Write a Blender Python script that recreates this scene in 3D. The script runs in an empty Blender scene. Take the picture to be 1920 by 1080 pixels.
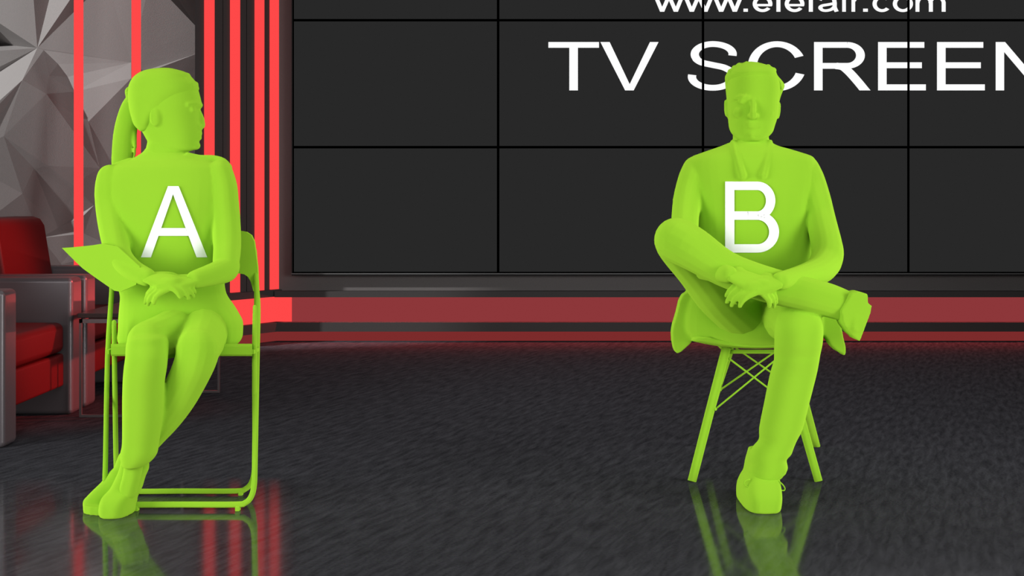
import bpy, bmesh, math
from mathutils import Vector, Matrix
from mathutils.bvhtree import BVHTree

SC = bpy.context.scene
COL = SC.collection
F = 2400.0          # focal length in pixels of a 1920 px wide frame
HZ = 370.0          # horizon row
CH = 0.94           # camera height


def P(px, py, Y):
    """point of the room seen at pixel (px,py) at depth Y"""
    return Vector(((px - 960) * Y / F, Y, CH - (py - HZ) * Y / F))


def srgb(r, g, b):
    f = lambda c: (c / 255 / 12.92) if c <= 10 else ((c / 255 + .055) / 1.055) ** 2.4
    return (f(r), f(g), f(b), 1)


# ------------------------------------------------------------------ materials
def new_mat(name):
    m = bpy.data.materials.new(name)
    m.use_nodes = True
    return m, m.node_tree, m.node_tree.nodes['Principled BSDF']


def plain(name, col, rough=.6, metal=0, spec=.5, bump=0, bscale=60, vary=0):
    m, nt, b = new_mat(name)
    b.inputs['Base Color'].default_value = col
    b.inputs['Roughness'].default_value = rough
    b.inputs['Metallic'].default_value = metal
    b.inputs['Specular IOR Level'].default_value = spec
    if bump or vary:
        tc = nt.nodes.new('ShaderNodeTexCoord')
        n = nt.nodes.new('ShaderNodeTexNoise')
        n.inputs['Scale'].default_value = bscale
        n.inputs['Detail'].default_value = 3
        nt.links.new(tc.outputs['Object'], n.inputs['Vector'])
        if bump:
            bp = nt.nodes.new('ShaderNodeBump')
            bp.inputs['Strength'].default_value = bump
            bp.inputs['Distance'].default_value = .004
            nt.links.new(n.outputs['Fac'], bp.inputs['Height'])
            nt.links.new(bp.outputs['Normal'], b.inputs['Normal'])
        if vary:
            mx = nt.nodes.new('ShaderNodeMix')
            mx.data_type = 'RGBA'
            mx.inputs[6].default_value = [c * (1 - vary) for c in col[:3]] + [1]
            mx.inputs[7].default_value = [c * (1 + vary) for c in col[:3]] + [1]
            nt.links.new(n.outputs['Fac'], mx.inputs['Factor'])
            nt.links.new(mx.outputs[2], b.inputs['Base Color'])
    return m


def emit(name, col, strength=1.0, base=(0, 0, 0, 1)):
    m, nt, b = new_mat(name)
    b.inputs['Base Color'].default_value = base
    b.inputs['Specular IOR Level'].default_value = 0
    b.inputs['Emission Color'].default_value = col
    b.inputs['Emission Strength'].default_value = strength
    return m


GREEN = plain('green_cloth', srgb(159, 210, 54), .9, spec=0.0)
GREEN.node_tree.nodes['Principled BSDF'].inputs['Diffuse Roughness'].default_value = 1.0
GREENP = plain('green_paint', srgb(159, 210, 54), .8, spec=0.0)
GREENP.node_tree.nodes['Principled BSDF'].inputs['Diffuse Roughness'].default_value = 1.0
WHITE = plain('white_print', (1, 1, 1, 1), .9, spec=0)
RED_LIT = emit('red_light', (1.0, .066, .066, 1), 1.0)
RED_DIM = emit('dim_red_light', (.265, .038, .042, 1), 1.0)
RED_COVE = emit('cove_red_light', (.20, .024, .024, 1), 1.0)
SCREEN = emit('screen_glow', (.0212, .0212, .0212, 1), 1.0)
LETTER = emit('screen_white', (1, 1, 1, 1), 1.0)
BEZEL = plain('black_bezel', (.0, .0, .0, 1), .9, spec=0)
FRAME_EDGE = plain('frame_metal', (.12, .12, .12, 1), .4, metal=.3)
FRAME_DARK = plain('frame_dark', (.012, .012, .012, 1), .5, spec=.1)
DARK = plain('dark_wall', (.055, .046, .045, 1), .6, spec=.25, bump=.08, bscale=180, vary=.12)
BACK = plain('back_wall_paint', (.115, .104, .102, 1), .6, spec=.25, bump=.06, bscale=160, vary=.12)
SILL = plain('dark_sill', (.045, .041, .040, 1), .6, spec=.25, bump=.06, bscale=160, vary=.12)
FACET = plain('facet_plaster', (.25, .235, .229, 1), .55, spec=.15, bump=.25, bscale=220, vary=.12)
RED_LEATHER = plain('red_leather', (.095, .002, .0025, 1), .5, spec=.25, bump=.12, bscale=250, vary=.08)
STEEL = plain('satin_steel', (.15, .13, .138, 1), .34, metal=.4, bump=.05, bscale=240, vary=.06)
CHROME = plain('table_metal', (.28, .24, .24, 1), .35, metal=.8)
WOOD = plain('dark_table_top', (.045, .028, .026, 1), .3, spec=.4, vary=.15, bscale=20)


def carpet():
    m, nt, b = new_mat('charcoal_carpet')
    N, L = nt.nodes, nt.links
    tc = N.new('ShaderNodeTexCoord')
    mp = N.new('ShaderNodeMapping')
    mp.inputs['Rotation'].default_value = (0, 0, math.radians(-69))
    L.new(tc.outputs['Object'], mp.inputs['Vector'])
    ms = N.new('ShaderNodeMapping')
    ms.inputs['Scale'].default_value = (9, 46, 1)
    L.new(mp.outputs['Vector'], ms.inputs['Vector'])
    n1 = N.new('ShaderNodeTexNoise')
    n1.inputs['Scale'].default_value = 1
    n1.inputs['Detail'].default_value = 2
    n1.inputs['Distortion'].default_value = .35
    L.new(ms.outputs['Vector'], n1.inputs['Vector'])
    n2 = N.new('ShaderNodeTexNoise')
    n2.inputs['Scale'].default_value = 120
    n2.inputs['Detail'].default_value = 3
    L.new(tc.outputs['Object'], n2.inputs['Vector'])
    mx = N.new('ShaderNodeMix')
    mx.data_type = 'FLOAT'
    mx.inputs['Factor'].default_value = .38
    L.new(n1.outputs['Fac'], mx.inputs[2])
    L.new(n2.outputs['Fac'], mx.inputs[3])
    cr = N.new('ShaderNodeValToRGB')
    cr.color_ramp.elements[0].position = .34
    cr.color_ramp.elements[0].color = (.034, .034, .039, 1)
    cr.color_ramp.elements[1].position = .66
    cr.color_ramp.elements[1].color = (.083, .083, .094, 1)
    L.new(mx.outputs[0], cr.inputs['Fac'])
    L.new(cr.outputs['Color'], b.inputs['Base Color'])
    bp = N.new('ShaderNodeBump')
    bp.inputs['Strength'].default_value = .35
    bp.inputs['Distance'].default_value = .006
    L.new(mx.outputs[0], bp.inputs['Height'])
    L.new(bp.outputs['Normal'], b.inputs['Normal'])
    b.inputs['Roughness'].default_value = .95
    b.inputs['Specular IOR Level'].default_value = 0
    # the strip of floor nearest the camera is clear coated and mirrors what stands on it
    gl = N.new('ShaderNodeBsdfGlossy')
    gl.inputs['Roughness'].default_value = .09
    gl.inputs['Color'].default_value = (1, 1, 1, 1)
    sp = N.new('ShaderNodeSeparateXYZ')
    L.new(tc.outputs['Object'], sp.inputs['Vector'])
    mr = N.new('ShaderNodeMapRange')
    mr.inputs['From Min'].default_value = 3.7
    mr.inputs['From Max'].default_value = 4.3
    mr.inputs['To Min'].default_value = .26
    mr.inputs['To Max'].default_value = .0
    L.new(sp.outputs['Y'], mr.inputs['Value'])
    ms2 = N.new('ShaderNodeMixShader')
    L.new(mr.outputs['Result'], ms2.inputs['Fac'])
    L.new(b.outputs['BSDF'], ms2.inputs[1])
    L.new(gl.outputs['BSDF'], ms2.inputs[2])
    L.new(ms2.outputs['Shader'], N['Material Output'].inputs['Surface'])
    return m


CARPET = carpet()


# ------------------------------------------------------------------ helpers
def tag(o, label, cat, group=None):
    o['label'] = label
    o['category'] = cat
    if group:
        o['group'] = group
    return o


def link(name, me, mat, parent=None, smooth=False):
    if smooth:
        for p in me.polygons:
            p.use_smooth = True
    me.materials.clear()
    me.materials.append(mat)
    o = bpy.data.objects.new(name, me)
    COL.objects.link(o)
    if parent is not None:
        o.parent = parent
        o.matrix_parent_inverse = Matrix.Translation(-parent.location) if parent.type == 'EMPTY' else Matrix.Identity(4)
        if parent.type != 'EMPTY':
            o.matrix_parent_inverse = Matrix.Identity(4)
    return o


def obj(name, bm, mat, parent=None, smooth=False):
    bmesh.ops.recalc_face_normals(bm, faces=bm.faces)
    me = bpy.data.meshes.new(name)
    bm.to_mesh(me)
    bm.free()
    return link(name, me, mat, parent, smooth)


def struct(name, bm, mat, smooth=False):
    o = obj(name, bm, mat, None, smooth)
    o['kind'] = 'structure'
    return o


def thing(name, label, cat, loc, group=None):
    o = bpy.data.objects.new(name, None)
    o.empty_display_size = .1
    COL.objects.link(o)
    o.location = loc
    return tag(o, label, cat, group)


def NB():
    return bmesh.new()


def box(bm, x0, x1, y0, y1, z0, z1, bev=0, seg=2):
    r = bmesh.ops.create_cube(bm, size=1)
    vs = r['verts']
    for v in vs:
        v.co = Vector((x0 + (v.co.x + .5) * (x1 - x0), y0 + (v.co.y + .5) * (y1 - y0), z0 + (v.co.z + .5) * (z1 - z0)))
    if bev:
        es = list({e for v in vs for e in v.link_edges})
        bmesh.ops.bevel(bm, geom=es, offset=bev, segments=seg, affect='EDGES', profile=.5)
    return vs


def prism(bm, pts, vec):
    """closed polygon pts (3D) extruded by vec"""
    a = [bm.verts.new(p) for p in pts]
    b = [bm.verts.new(Vector(p) + vec) for p in pts]
    n = len(pts)
    bm.faces.new(a)
    bm.faces.new(b[::-1])
    for i in range(n):
        bm.faces.new((a[i], b[i], b[(i + 1) % n], a[(i + 1) % n]))


def ring_surface(bm, rings):
    vr = [[bm.verts.new(p) for p in r] for r in rings]
    n = len(rings[0])
    for a, b in zip(vr, vr[1:]):
        for i in range(n):
            bm.faces.new((a[i], a[(i + 1) % n], b[(i + 1) % n], b[i]))
    for r, rv in ((rings[0], vr[0]), (rings[-1], vr[-1])):
        c = bm.verts.new(sum((Vector(p) for p in r), Vector()) / n)
        for i in range(n):
            bm.faces.new((rv[i], rv[(i + 1) % n], c))


def cat(p0, p1, p2, p3, t):
    return .5 * ((2 * p1) + (p2 - p0) * t + (2 * p0 - 5 * p1 + 4 * p2 - p3) * t * t + (3 * p1 - p0 - 3 * p2 + p3) * t ** 3)


def resample(vals, sub):
    out = []
    n = len(vals)
    for i in range(n - 1):
        a, b, c, d = vals[max(i - 1, 0)], vals[i], vals[i + 1], vals[min(i + 2, n - 1)]
        for k in range(sub):
            out.append(cat(a, b, c, d, k / sub))
    out.append(vals[-1])
    return out


def tube3(bm, pts, rads, sub=4, seg=16, flat=None, caps=True):
    """tube through 3D points with a radius at each; flat = (axis, factor) squashes the section"""
    ps = resample([Vector(p) for p in pts], sub)
    rs = resample(list(rads), sub)
    up = Vector((0, 0, 1))
    t0 = (ps[1] - ps[0]).normalized()
    u = t0.cross(up)
    if u.length < .05:
        u = t0.cross(Vector((0, 1, 0)))
    u.normalize()
    rings = []
    m = len(ps)
    for i in range(m):
        t = (ps[min(i + 1, m - 1)] - ps[max(i - 1, 0)]).normalized()
        u = (u - t * u.dot(t)).normalized()
        v = t.cross(u)
        rg = []
        for k in range(seg):
            a = 2 * math.pi * k / seg
            d = u * math.cos(a) * rs[i] + v * math.sin(a) * rs[i]
            if flat:
                ax = Vector(flat[0])
                d = d - ax * d.dot(ax) * (1 - flat[1])
            rg.append(ps[i] + d)
        rings.append(rg)
    ring_surface(bm, rings)
    if caps:
        for p, r in ((ps[0], rs[0]), (ps[-1], rs[-1])):
            ball(bm, p, (r * .98,) * 3 if not flat else tuple(r * .98 * (1 - (1 - flat[1]) * abs(c)) for c in flat[0]))


def tube(bm, spec, k=1.0, **kw):
    """spec rows are (px,py,Y,radius_px)"""
    tube3(bm, [P(a, b, Y) for a, b, Y, r in spec], [r * Y / F * k for a, b, Y, r in spec], **kw)


def ball(bm, c, r, seg=18):
    if not hasattr(r, '__len__'):
        r = (r, r, r)
    bmesh.ops.create_uvsphere(bm, u_segments=seg, v_segments=seg // 2 + 2, radius=1,
                              matrix=Matrix.Translation(c) @ Matrix.Diagonal((r[0], r[1], r[2], 1)))


def loft(bm, rows, k=1.0, sub=3, seg=40, e=2.0):
    """rows are (py, left px, right px, Y, half depth); elliptic horizontal sections"""
    cols = [resample([float(r[i]) for r in rows], sub) for i in range(5)]
    rings = []
    for py, l, r, Y, hd in zip(*cols):
        c = P((l + r) / 2, py, Y)
        a = max((r - l) / 2 * Y / F, .002) * k
        hd = max(hd, .002) * k
        rg = []
        for i in range(seg):
            t = 2 * math.pi * i / seg
            cs, sn = math.cos(t), math.sin(t)
            rg.append(c + Vector((math.copysign(abs(cs) ** (2 / e), cs) * a, math.copysign(abs(sn) ** (2 / e), sn) * hd, 0)))
        rings.append(rg)
    ring_surface(bm, rings)


def slab(bm, pts, thick):
    """pixel outline at one depth Y, given a real thickness: pts (px,py,Y)"""
    prism(bm, [P(*p) - Vector((0, thick / 2, 0)) for p in pts], Vector((0, thick, 0)))


def remesh(name, bm, mat, parent, vox=.005, smooth=2):
    """union of closed pieces into one continuous surface"""
    me = bpy.data.meshes.new(name + '_raw')
    bmesh.ops.recalc_face_normals(bm, faces=bm.faces)
    bm.to_mesh(me)
    bm.free()
    o = bpy.data.objects.new('raw', me)
    COL.objects.link(o)
    md = o.modifiers.new('r', 'REMESH')
    md.mode = 'VOXEL'
    md.voxel_size = vox
    md.adaptivity = 0
    if smooth:
        s = o.modifiers.new('s', 'SMOOTH')
        s.factor = .5
        s.iterations = smooth
    dg = bpy.context.evaluated_depsgraph_get()
    me2 = bpy.data.meshes.new_from_object(o.evaluated_get(dg))
    me2.name = name
    bpy.data.objects.remove(o)
    bpy.data.meshes.remove(me)
    return link(name, me2, mat, parent, True)


def hand(bm, W, f, n, s, curl=.5, side=1):
    """palm, four bent fingers and a side thumb; W wrist, f finger direction, n palm side"""
    f = f.normalized()
    n = (n - f * n.dot(f)).normalized()
    t = f.cross(n) * side
    tube3(bm, [W, W + f * .045 * s, W + f * .088 * s], [.030 * s, .040 * s, .041 * s], seg=16, flat=(tuple(n), .40))
    for i, (ln, off) in enumerate(((.92, .030), (1.05, .010), (1.0, -.010), (.8, -.029))):
        p = W + f * (.082 * s) + t * off * s
        d = f.copy()
        pts = [p]
        ang = 0
        for j, sl in enumerate((.044, .027, .021)):
            ang += curl * (.7 + .25 * j)
            d = f * math.cos(ang) + n * math.sin(ang) + t * off * .8
            pts.append(pts[-1] + d.normalized() * sl * ln * s)
        tube3(bm, pts, [.0095 * s, .0088 * s, .008 * s, .007 * s], sub=3, seg=10)
    p = W + f * .022 * s + t * .030 * s
    d1 = (f * .65 + t * .75 + n * .15).normalized()
    d2 = (f * .9 + t * .25 + n * .35).normalized()
    tube3(bm, [p - d1 * .01, p + d1 * .035 * s, p + d1 * .035 * s + d2 * .03 * s, p + d1 * .035 * s + d2 * .052 * s],
          [.014 * s, .011 * s, .010 * s, .008 * s], sub=3, seg=10)


# ------------------------------------------------------------------ lettering
def ell(cx, cy, rx, ry, a0, a1, n=28):
    return [(cx + rx * math.cos(math.radians(a0 + (a1 - a0) * i / n)), cy + ry * math.sin(math.radians(a0 + (a1 - a0) * i / n))) for i in range(n + 1)]


def stroke(line, wx, wy, close=False):
    """ribbon of quads along a pixel polyline with a pen wx wide on uprights, wy on levels"""
    out = []
    n = len(line)
    L = []
    R = []
    for i in range(n):
        if close:
            a, b = line[i - 1], line[(i + 1) % n]
        else:
            a, b = line[max(i - 1, 0)], line[min(i + 1, n - 1)]
        tx, ty = b[0] - a[0], b[1] - a[1]
        nx, ny = -ty / wy, tx / wx          # normal in pen space
        q = math.hypot(nx * wx, ny * wy) or 1
        # unit normal of the stretched pen
        tx2, ty2 = tx / wx, ty / wy
        l2 = math.hypot(tx2, ty2) or 1
        ox, oy = -ty2 / l2 * wx / 2, tx2 / l2 * wy / 2
        L.append((line[i][0] + ox, line[i][1] + oy))
        R.append((line[i][0] - ox, line[i][1] - oy))
    for i in range(n if close else n - 1):
        j = (i + 1) % n
        out.append([L[i], L[j], R[j], R[i]])
    return out


def rect(x0, y0, x1, y1):
    return [(x0, y0), (x1, y0), (x1, y1), (x0, y1)]


def title_polys():
    """TV SCREEN, in frame pixels"""
    o = []
    t, b = 79, 169.6
    o += [rect(1028.2, t, 1123, 89.7), rect(1067.4, 89.7, 1083.5, b)]                      # T
    o += [[(1125.7, t), (1143, t), (1180.5, 158), (1172, b)], [(1218.5, t), (1234.6, t), (1188, b), (1180.5, 158)],
          [(1172, b), (1180.5, 158), (1188, b)]]                                              # V
    S = ell(1335.5, 101.5, 38, 18.8, 9, -90, 18) + ell(1337, 102, 34.5, 19.3, -90, -200, 18)[1:]
    S += resample_px([(1306.5, 112), (1316, 117.5), (1337, 122.2), (1356, 126.3), (1369, 132.5)], 6)
    S += ell(1337, 143.8, 36.5, 20.9, -18, 90, 18)[1:] + ell(1336, 144, 38.8, 20.7, 90, 190, 18)[1:]
    o += stroke(S, 15.5, 10.8)                                                              # S
    C = ell(1456.5, 124.2, 46, 41.2, -25, -340, 54)
    o += stroke(C, 17, 11)                                                                  # C
    R = [(1526, 84.4), (1588, 84.4)] + ell(1588, 104, 25, 19.6, -90, 90, 22) + [(1526, 123.6)]
    o += [rect(1526, t, 1542, b)] + stroke(R, 16.5, 10.8)
    o += [q for q in (clip(p, 1500, t, 1660, b) for p in stroke(resample_px([(1567, 123.6), (1580, 126), (1592, 135.5), (1607, 152), (1621, 169.0), (1627, 176)], 6), 18, 12)) if q]  # R
    for x in (1646, 1756.5):                                                                # E E
        o += [rect(x, t, x + 16, b), rect(x + 16, t, x + 86.6, 89.8), rect(x + 16, 117, x + 82, 128), rect(x + 16, 158.3, x + 89.5, b)]
    o += [rect(1866.5, t, 1882.2, b), [(1866.5, t), (1884, t), (1961, b), (1943.5, b)], rect(1945, t, 1961, b)]   # N
    return o


def resample_px(pts, sub):
    return [(v.x, v.y) for v in resample([Vector((a, b)) for a, b in pts], sub)]


def site_polys():
    """the web address on the row of screens above"""
    o = []
    B = 22.2          # baseline
    X = -7.5          # x height line
    A = -21           # ascender
    wx, wy = 7.8, 5.4
    xm, xr = (B + X) / 2, (B - X) / 2 - wy / 2 + .6

    def w(c):
        for a, b in ((-27, -13.2), (-13.2, 0), (0, 13.2), (13.2, 27)):
            pass
        k = 5.4
        for x0, y0, x1, y1 in ((-25, X, -12.6, B), (-12.6, B, .2, X), (.2, X, 13, B), (13, B, 25.2, X)):
            o.append([(c + x0 - k * .72, y0), (c + x0 + k * .72, y0), (c + x1 + k * .72, y1), (c + x1 - k * .72, y1)])

    def e(x0, x1):
        c, rx = (x0 + x1) / 2, (x1 - x0) / 2 - wx / 2
        o.extend(stroke(ell(c, xm, rx, xr, 38, 376, 42), wx, wy))
        o.append(rect(x0 + wx * .7, 7.6, x1 - 1, 12))

    for c in (1254, 1309.5, 1364.5):
        w(c)
    o.append(rect(1393.8, 16.4, 1402, B))
    e(1411, 1448)
    o.append(rect(1455.5, A, 1463, B))
    e(1471, 1508)
    o.append(rect(1516.2, -14, 1523.8, B))                                   # f
    o.append(rect(1510, X, 1533, X + 5))
    o.extend(stroke(ell(1530, -14, 10, 5, 180, 275, 10), wx, wy))
    o.extend(stroke(resample_px([(1536.5, .5), (1541, -4.2), (1552, -5.2), (1562, -2.5), (1564.6, 5), (1564.8, 14), (1568.5, 22)], 6), wx, wy))  # a
    o.extend(stroke(resample_px([(1564.6, 6.5), (1553, 8.7), (1541, 11), (1537.8, 15), (1542, 19.2), (1550, 20), (1559, 17.5), (1564.6, 12.5)], 6), wx, wy * .9))
    o.append(rect(1578.8, X, 1585.6, B))                                      # i
    o.append(rect(1578.8, A, 1585.6, A + 6))
    o.append(rect(1596.2, X, 1603, B))                                        # r
    o.extend(stroke(ell(1612, 6, 12.5, 11, 200, 285, 12), wx, wy))
    o.append(rect(1618, 16.4, 1626.8, B))
    o.extend(stroke(ell(1653.5, xm, 14, xr, 42, 318, 36), wx, wy))          # c
    o.extend(stroke(ell(1692.5, xm, 15, xr, 0, 360, 44), wx, wy))           # o
    o.append(rect(1716.2, X, 1723.4, B))                                      # m
    for x in (1741.2, 1765.2):
        o.append(rect(x, 4, x + 7.4, B))
        o.extend(stroke(ell(x - 8.7, 6, 12.4, 10.8, 180, 360, 22), 7.3, wy))
    return o


def poly_area(p):
    return sum(p[i - 1][0] * p[i][1] - p[i][0] * p[i - 1][1] for i in range(len(p)))


def clip(poly, x0, y0, x1, y1):
    for ax, lim, sg in ((0, x0, 1), (0, x1, -1), (1, y0, 1), (1, y1, -1)):
        out = []
        for i in range(len(poly)):
            a, b = poly[i - 1], poly[i]
            da, db = (a[ax] - lim) * sg, (b[ax] - lim) * sg
            if (da >= 0) != (db >= 0):
                t = da / (da - db)
                out.append((a[0] + (b[0] - a[0]) * t, a[1] + (b[1] - a[1]) * t))
            if db >= 0:
                out.append(b)
        poly = out
        if len(poly) < 3:
            return []
    return poly


# ================================================================== SETTING
bm = NB()
box(bm, -7, 6, -3, 9.2, -.05, 0)
struct('floor', bm, CARPET)

YW = 8.42                                   # back wall
sc = YW / F
bm = NB()
box(bm, -1.55, 6, YW, YW + .1, 0, 3.2)
struct('wall_back', bm, BACK)

# corner section turned towards the room, in three panels with seams
B0, B1 = Vector((-1.95, 7.87)), Vector((-1.55, 8.42))
DIR = (B1 - B0).normalized()
OUT = Vector((DIR.y, -DIR.x))               # towards the room


def along(px):
    """distance from B0 along the turned section where the picture column px meets it"""
    k = (px - 960) / F
    return (k * B0.y - B0.x) / (DIR.x - k * DIR.y)


def run(bm, s0, s1, o0, o1, z0, z1):
    """box on the turned section between distances s0..s1, offset o0..o1 towards the room"""
    pts = []
    for s, o in ((s0, o0), (s1, o0), (s1, o1), (s0, o1)):
        p = B0 + DIR * s + OUT * o
        pts.append(Vector((p.x, p.y, z0)))
    prism(bm, pts, Vector((0, 0, z1 - z0)))


LEN = (B1 - B0).length
bm = NB()
cuts = [along(365), along(417.8), along(462.3), LEN]
for a, b in zip(cuts, cuts[1:]):
    p, q = B0 + DIR * (a + .0025), B0 + DIR * (b - .0025)
    prism(bm, [Vector((p.x, p.y, 0)), Vector((q.x, q.y, 0)), Vector((q.x, q.y + .08, 0)), Vector((p.x, p.y + .08, 0))], Vector((0, 0, 3.2)))
p, q = B0 + DIR * .01, B0 + DIR * (LEN - .01)
prism(bm, [Vector((p.x, p.y + .025, 0)), Vector((q.x, q.y + .025, 0)), Vector((q.x, q.y + .12, 0)), Vector((p.x, p.y + .6, 0))], Vector((0, 0, 3.2)))
struct('wall_corner', bm, DARK)

# stepped plinth under the screens: sill, lip, ledge  (profile boxes on both runs)
bm = NB()
run(bm, cuts[0], LEN + .02, 0, .03, .29, .335)
box(bm, -1.55, 6, YW - .07, YW, .288, .327)
struct('trim_1', bm, SILL)
bm = NB()
box(bm, -1.58, 6, YW - .09, YW, .066, .126)
run(bm, cuts[0], LEN + .03, 0, .07, .066, .126)
struct('trim_2', bm, SILL)

bm = NB()
xb = (549 - 960) * sc
run(bm, cuts[0], LEN + .005, .002, .03, .127, .289)
box(bm, -1.56, xb, YW - .035, YW - .001, .126, .289)
tag(obj('light_band', bm, RED_LIT), 'bright red glowing band low on the corner, left of the screen wall', 'light')
bm = NB()
box(bm, xb, 6, YW - .035, YW - .001, .126, .288)
tag(obj('light_band', bm, RED_DIM), 'dim red glowing band running under the whole screen wall', 'light')
bm = NB()
box(bm, -1.56, 6, YW - .03, YW - .001, .0, .066)
run(bm, cuts[0], LEN + .01, 0, .025, 0, .066)
tag(obj('cove_light', bm, RED_COVE), 'low dark red light strip along the floor under the ledge', 'light')

# vertical strips on the turned section
ords = ['leftmost vertical red strip on the dark corner wall beside the screens',
        'second vertical red strip from the left on the dark corner wall',
        'third vertical red strip from the left on the dark corner wall',
        'vertical red strip on the dark corner nearest the screen wall']
for (a, b), lab in zip(((382.5, 399.6), (431, 447.6), (477, 493), (505.3, 521.5)), ords):
    bm = NB()
    run(bm, along(a), min(along(b), LEN + .012), .001, .014, .337, 3.2)
    tag(obj('light_strip', bm, RED_LIT), lab, 'light', 'vertical red light strips on the dark corner')

# faceted relief wall on the left
FV = [(70,90,0.047),(-40,-40,0.109),(60,-40,0.123),(102,-40,0.051),(158,-40,0.098),(200,-40,0.039),(282,-40,0.004),(308,-40,-0.121),(368,-40,-0.315),(-40,18,0.105),(-40,79,-0.45),(-40,98,0.078),(-40,145,0.024),(-40,159,-0.016),(-40,224,0.397),(-40,236,0.394),(-40,282,0.352),(-40,318,0.326),(-40,425,0.351),(-40,480,0.367),(368,50,-0.117),(368,101,-0.151),(368,330,-0.265),(368,520,-0.446),(82,94,0.037),(109,120,0.022),(127,144,0.023),(246,117,-0.066),(270,133,-0.097),(246,147,0.016),(166,228,0.095),(140,172,0.069),(204,306,0.009),(139,216,0.137),(87,176,0.252),(92,142,0.143),(187,315,0.049),(42,150,0.317),(7,255,0.317),(176,385,-0.002),(137,348,0.086),(90,311,0.176),(64,316,0.19),(138,360,0.063),(42,363,0.201),(109,427,0.005),(157,404,0.011),(77,446,0.121),(195,455,-0.081),(157,438,-0.018),(195,478,-0.073),(115,495,0.054),(95,515,0.111),(-40,640,0.45),(110,640,0.143),(368,640,-0.45),(230,560,-0.156)]
FT = [(9,0,2),(2,1,9),(3,2,0),(4,3,0),(5,4,0),(0,9,10),(0,10,11),(0,11,12),(0,12,13),(0,13,14),(37,0,14),(14,15,37),(37,15,16),(27,5,0),(25,26,27),(24,25,27),(27,0,24),(27,6,5),(20,6,27),(21,20,27),(27,28,21),(6,20,7),(7,20,8),(31,30,29),(27,26,31),(29,27,31),(28,27,29),(32,22,21),(29,30,32),(29,32,21),(21,28,29),(34,33,31),(35,34,31),(25,24,35),(26,25,35),(31,26,35),(30,31,33),(36,32,30),(36,30,33),(36,33,34),(40,39,36),(41,40,36),(41,36,34),(38,41,34),(16,17,38),(24,0,37),(35,24,37),(34,35,37),(38,34,37),(37,16,38),(41,38,42),(41,42,43),(43,39,40),(43,40,41),(17,18,44),(17,44,38),(45,39,43),(45,43,42),(18,19,47),(44,18,47),(44,47,45),(44,45,42),(42,38,44),(45,46,39),(48,23,22),(48,22,32),(39,48,32),(39,32,36),(49,48,39),(49,39,46),(49,46,45),(49,45,47),(50,48,49),(49,47,51),(50,49,51),(51,56,50),(52,51,47),(53,54,52),(19,53,52),(19,52,47),(54,56,51),(54,51,52),(23,50,56),(55,23,56),(54,55,56),(23,48,50)]
bm = NB()
vv = []
for px, py, d in FV:
    vv.append(bm.verts.new(P(px, py, 8.4 - d)))
for t in FT:
    bm.faces.new([vv[i] for i in t])


def edge_of(test):
    return [i for i, v in enumerate(FV) if test(v)]


# plain continuation of the relief outside the picture: above and to the left
top = sorted(edge_of(lambda v: v[1] == -40), key=lambda i: FV[i][0])
lef = sorted(edge_of(lambda v: v[0] == -40), key=lambda i: FV[i][1])
upv = [bm.verts.new((vv[i].co.x, 8.4, 3.2)) for i in top]
for i in range(len(top) - 1):
    bm.faces.new((vv[top[i]], vv[top[i + 1]], upv[i + 1], upv[i]))
lfv = [bm.verts.new((-5.6, 8.4, vv[i].co.z)) for i in lef]
for i in range(len(lef) - 1):
    bm.faces.new((vv[lef[i]], vv[lef[i + 1]], lfv[i + 1], lfv[i]))
cv = bm.verts.new((-5.6, 8.4, 3.2))
bm.faces.new((lfv[0], vv[lef[0]], upv[0], cv))
o = struct('wall_left', bm, FACET)
for p in o.data.polygons:
    p.use_smooth = False

# two free vertical tubes before the relief wall
for px, lab in ((147.4, 'tall red light tube before the faceted wall, the left one of two'),
                (255.4, 'tall red light tube before the faceted wall, the right one of two')):
    bm = NB()
    c = P(px, 0, 7.95)
    tube3(bm, [(c.x, c.y, .0), (c.x, c.y, 1.6), (c.x, c.y, 3.2)], [.0285] * 3, sub=1, seg=24, caps=False)
    tag(obj('light_tube', bm, RED_LIT, smooth=True), lab, 'light', 'red light tubes before the faceted wall')

# ================================================================== SCREEN WALL
XL = [549, 934, 1318, 1703, 2088]
YL = [-199, 38, 276, 512]
G = 2.4
glyphs = {}
for q in title_polys():
    k = sum(min(p[0] for p in q) >= lim - .5 for lim in (1028, 1124.5, 1285, 1400, 1525, 1645, 1756, 1866))
    if 1400 <= min(p[0] for p in q) < 1525:
        k = 4
    glyphs.setdefault(('t', k), []).append(q)
for q in site_polys():
    m = sum(p[0] for p in q) / len(q)
    k = sum(m >= lim for lim in (1281.8, 1337, 1392, 1407, 1452, 1467, 1509.5, 1534.5, 1573, 1592, 1615, 1632, 1672.5, 1713.5))
    glyphs.setdefault(('s', k), []).append(q)
YS = YW - .075                               # face of the screens
cname = ['first', 'second', 'third', 'fourth']
rname = ['top', 'middle', 'bottom']
shows = {(0, 1): 'no text', (1, 1): 'TV and the edge of the S', (2, 1): 'SCRE behind person B', (3, 1): 'EEN'}
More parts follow.
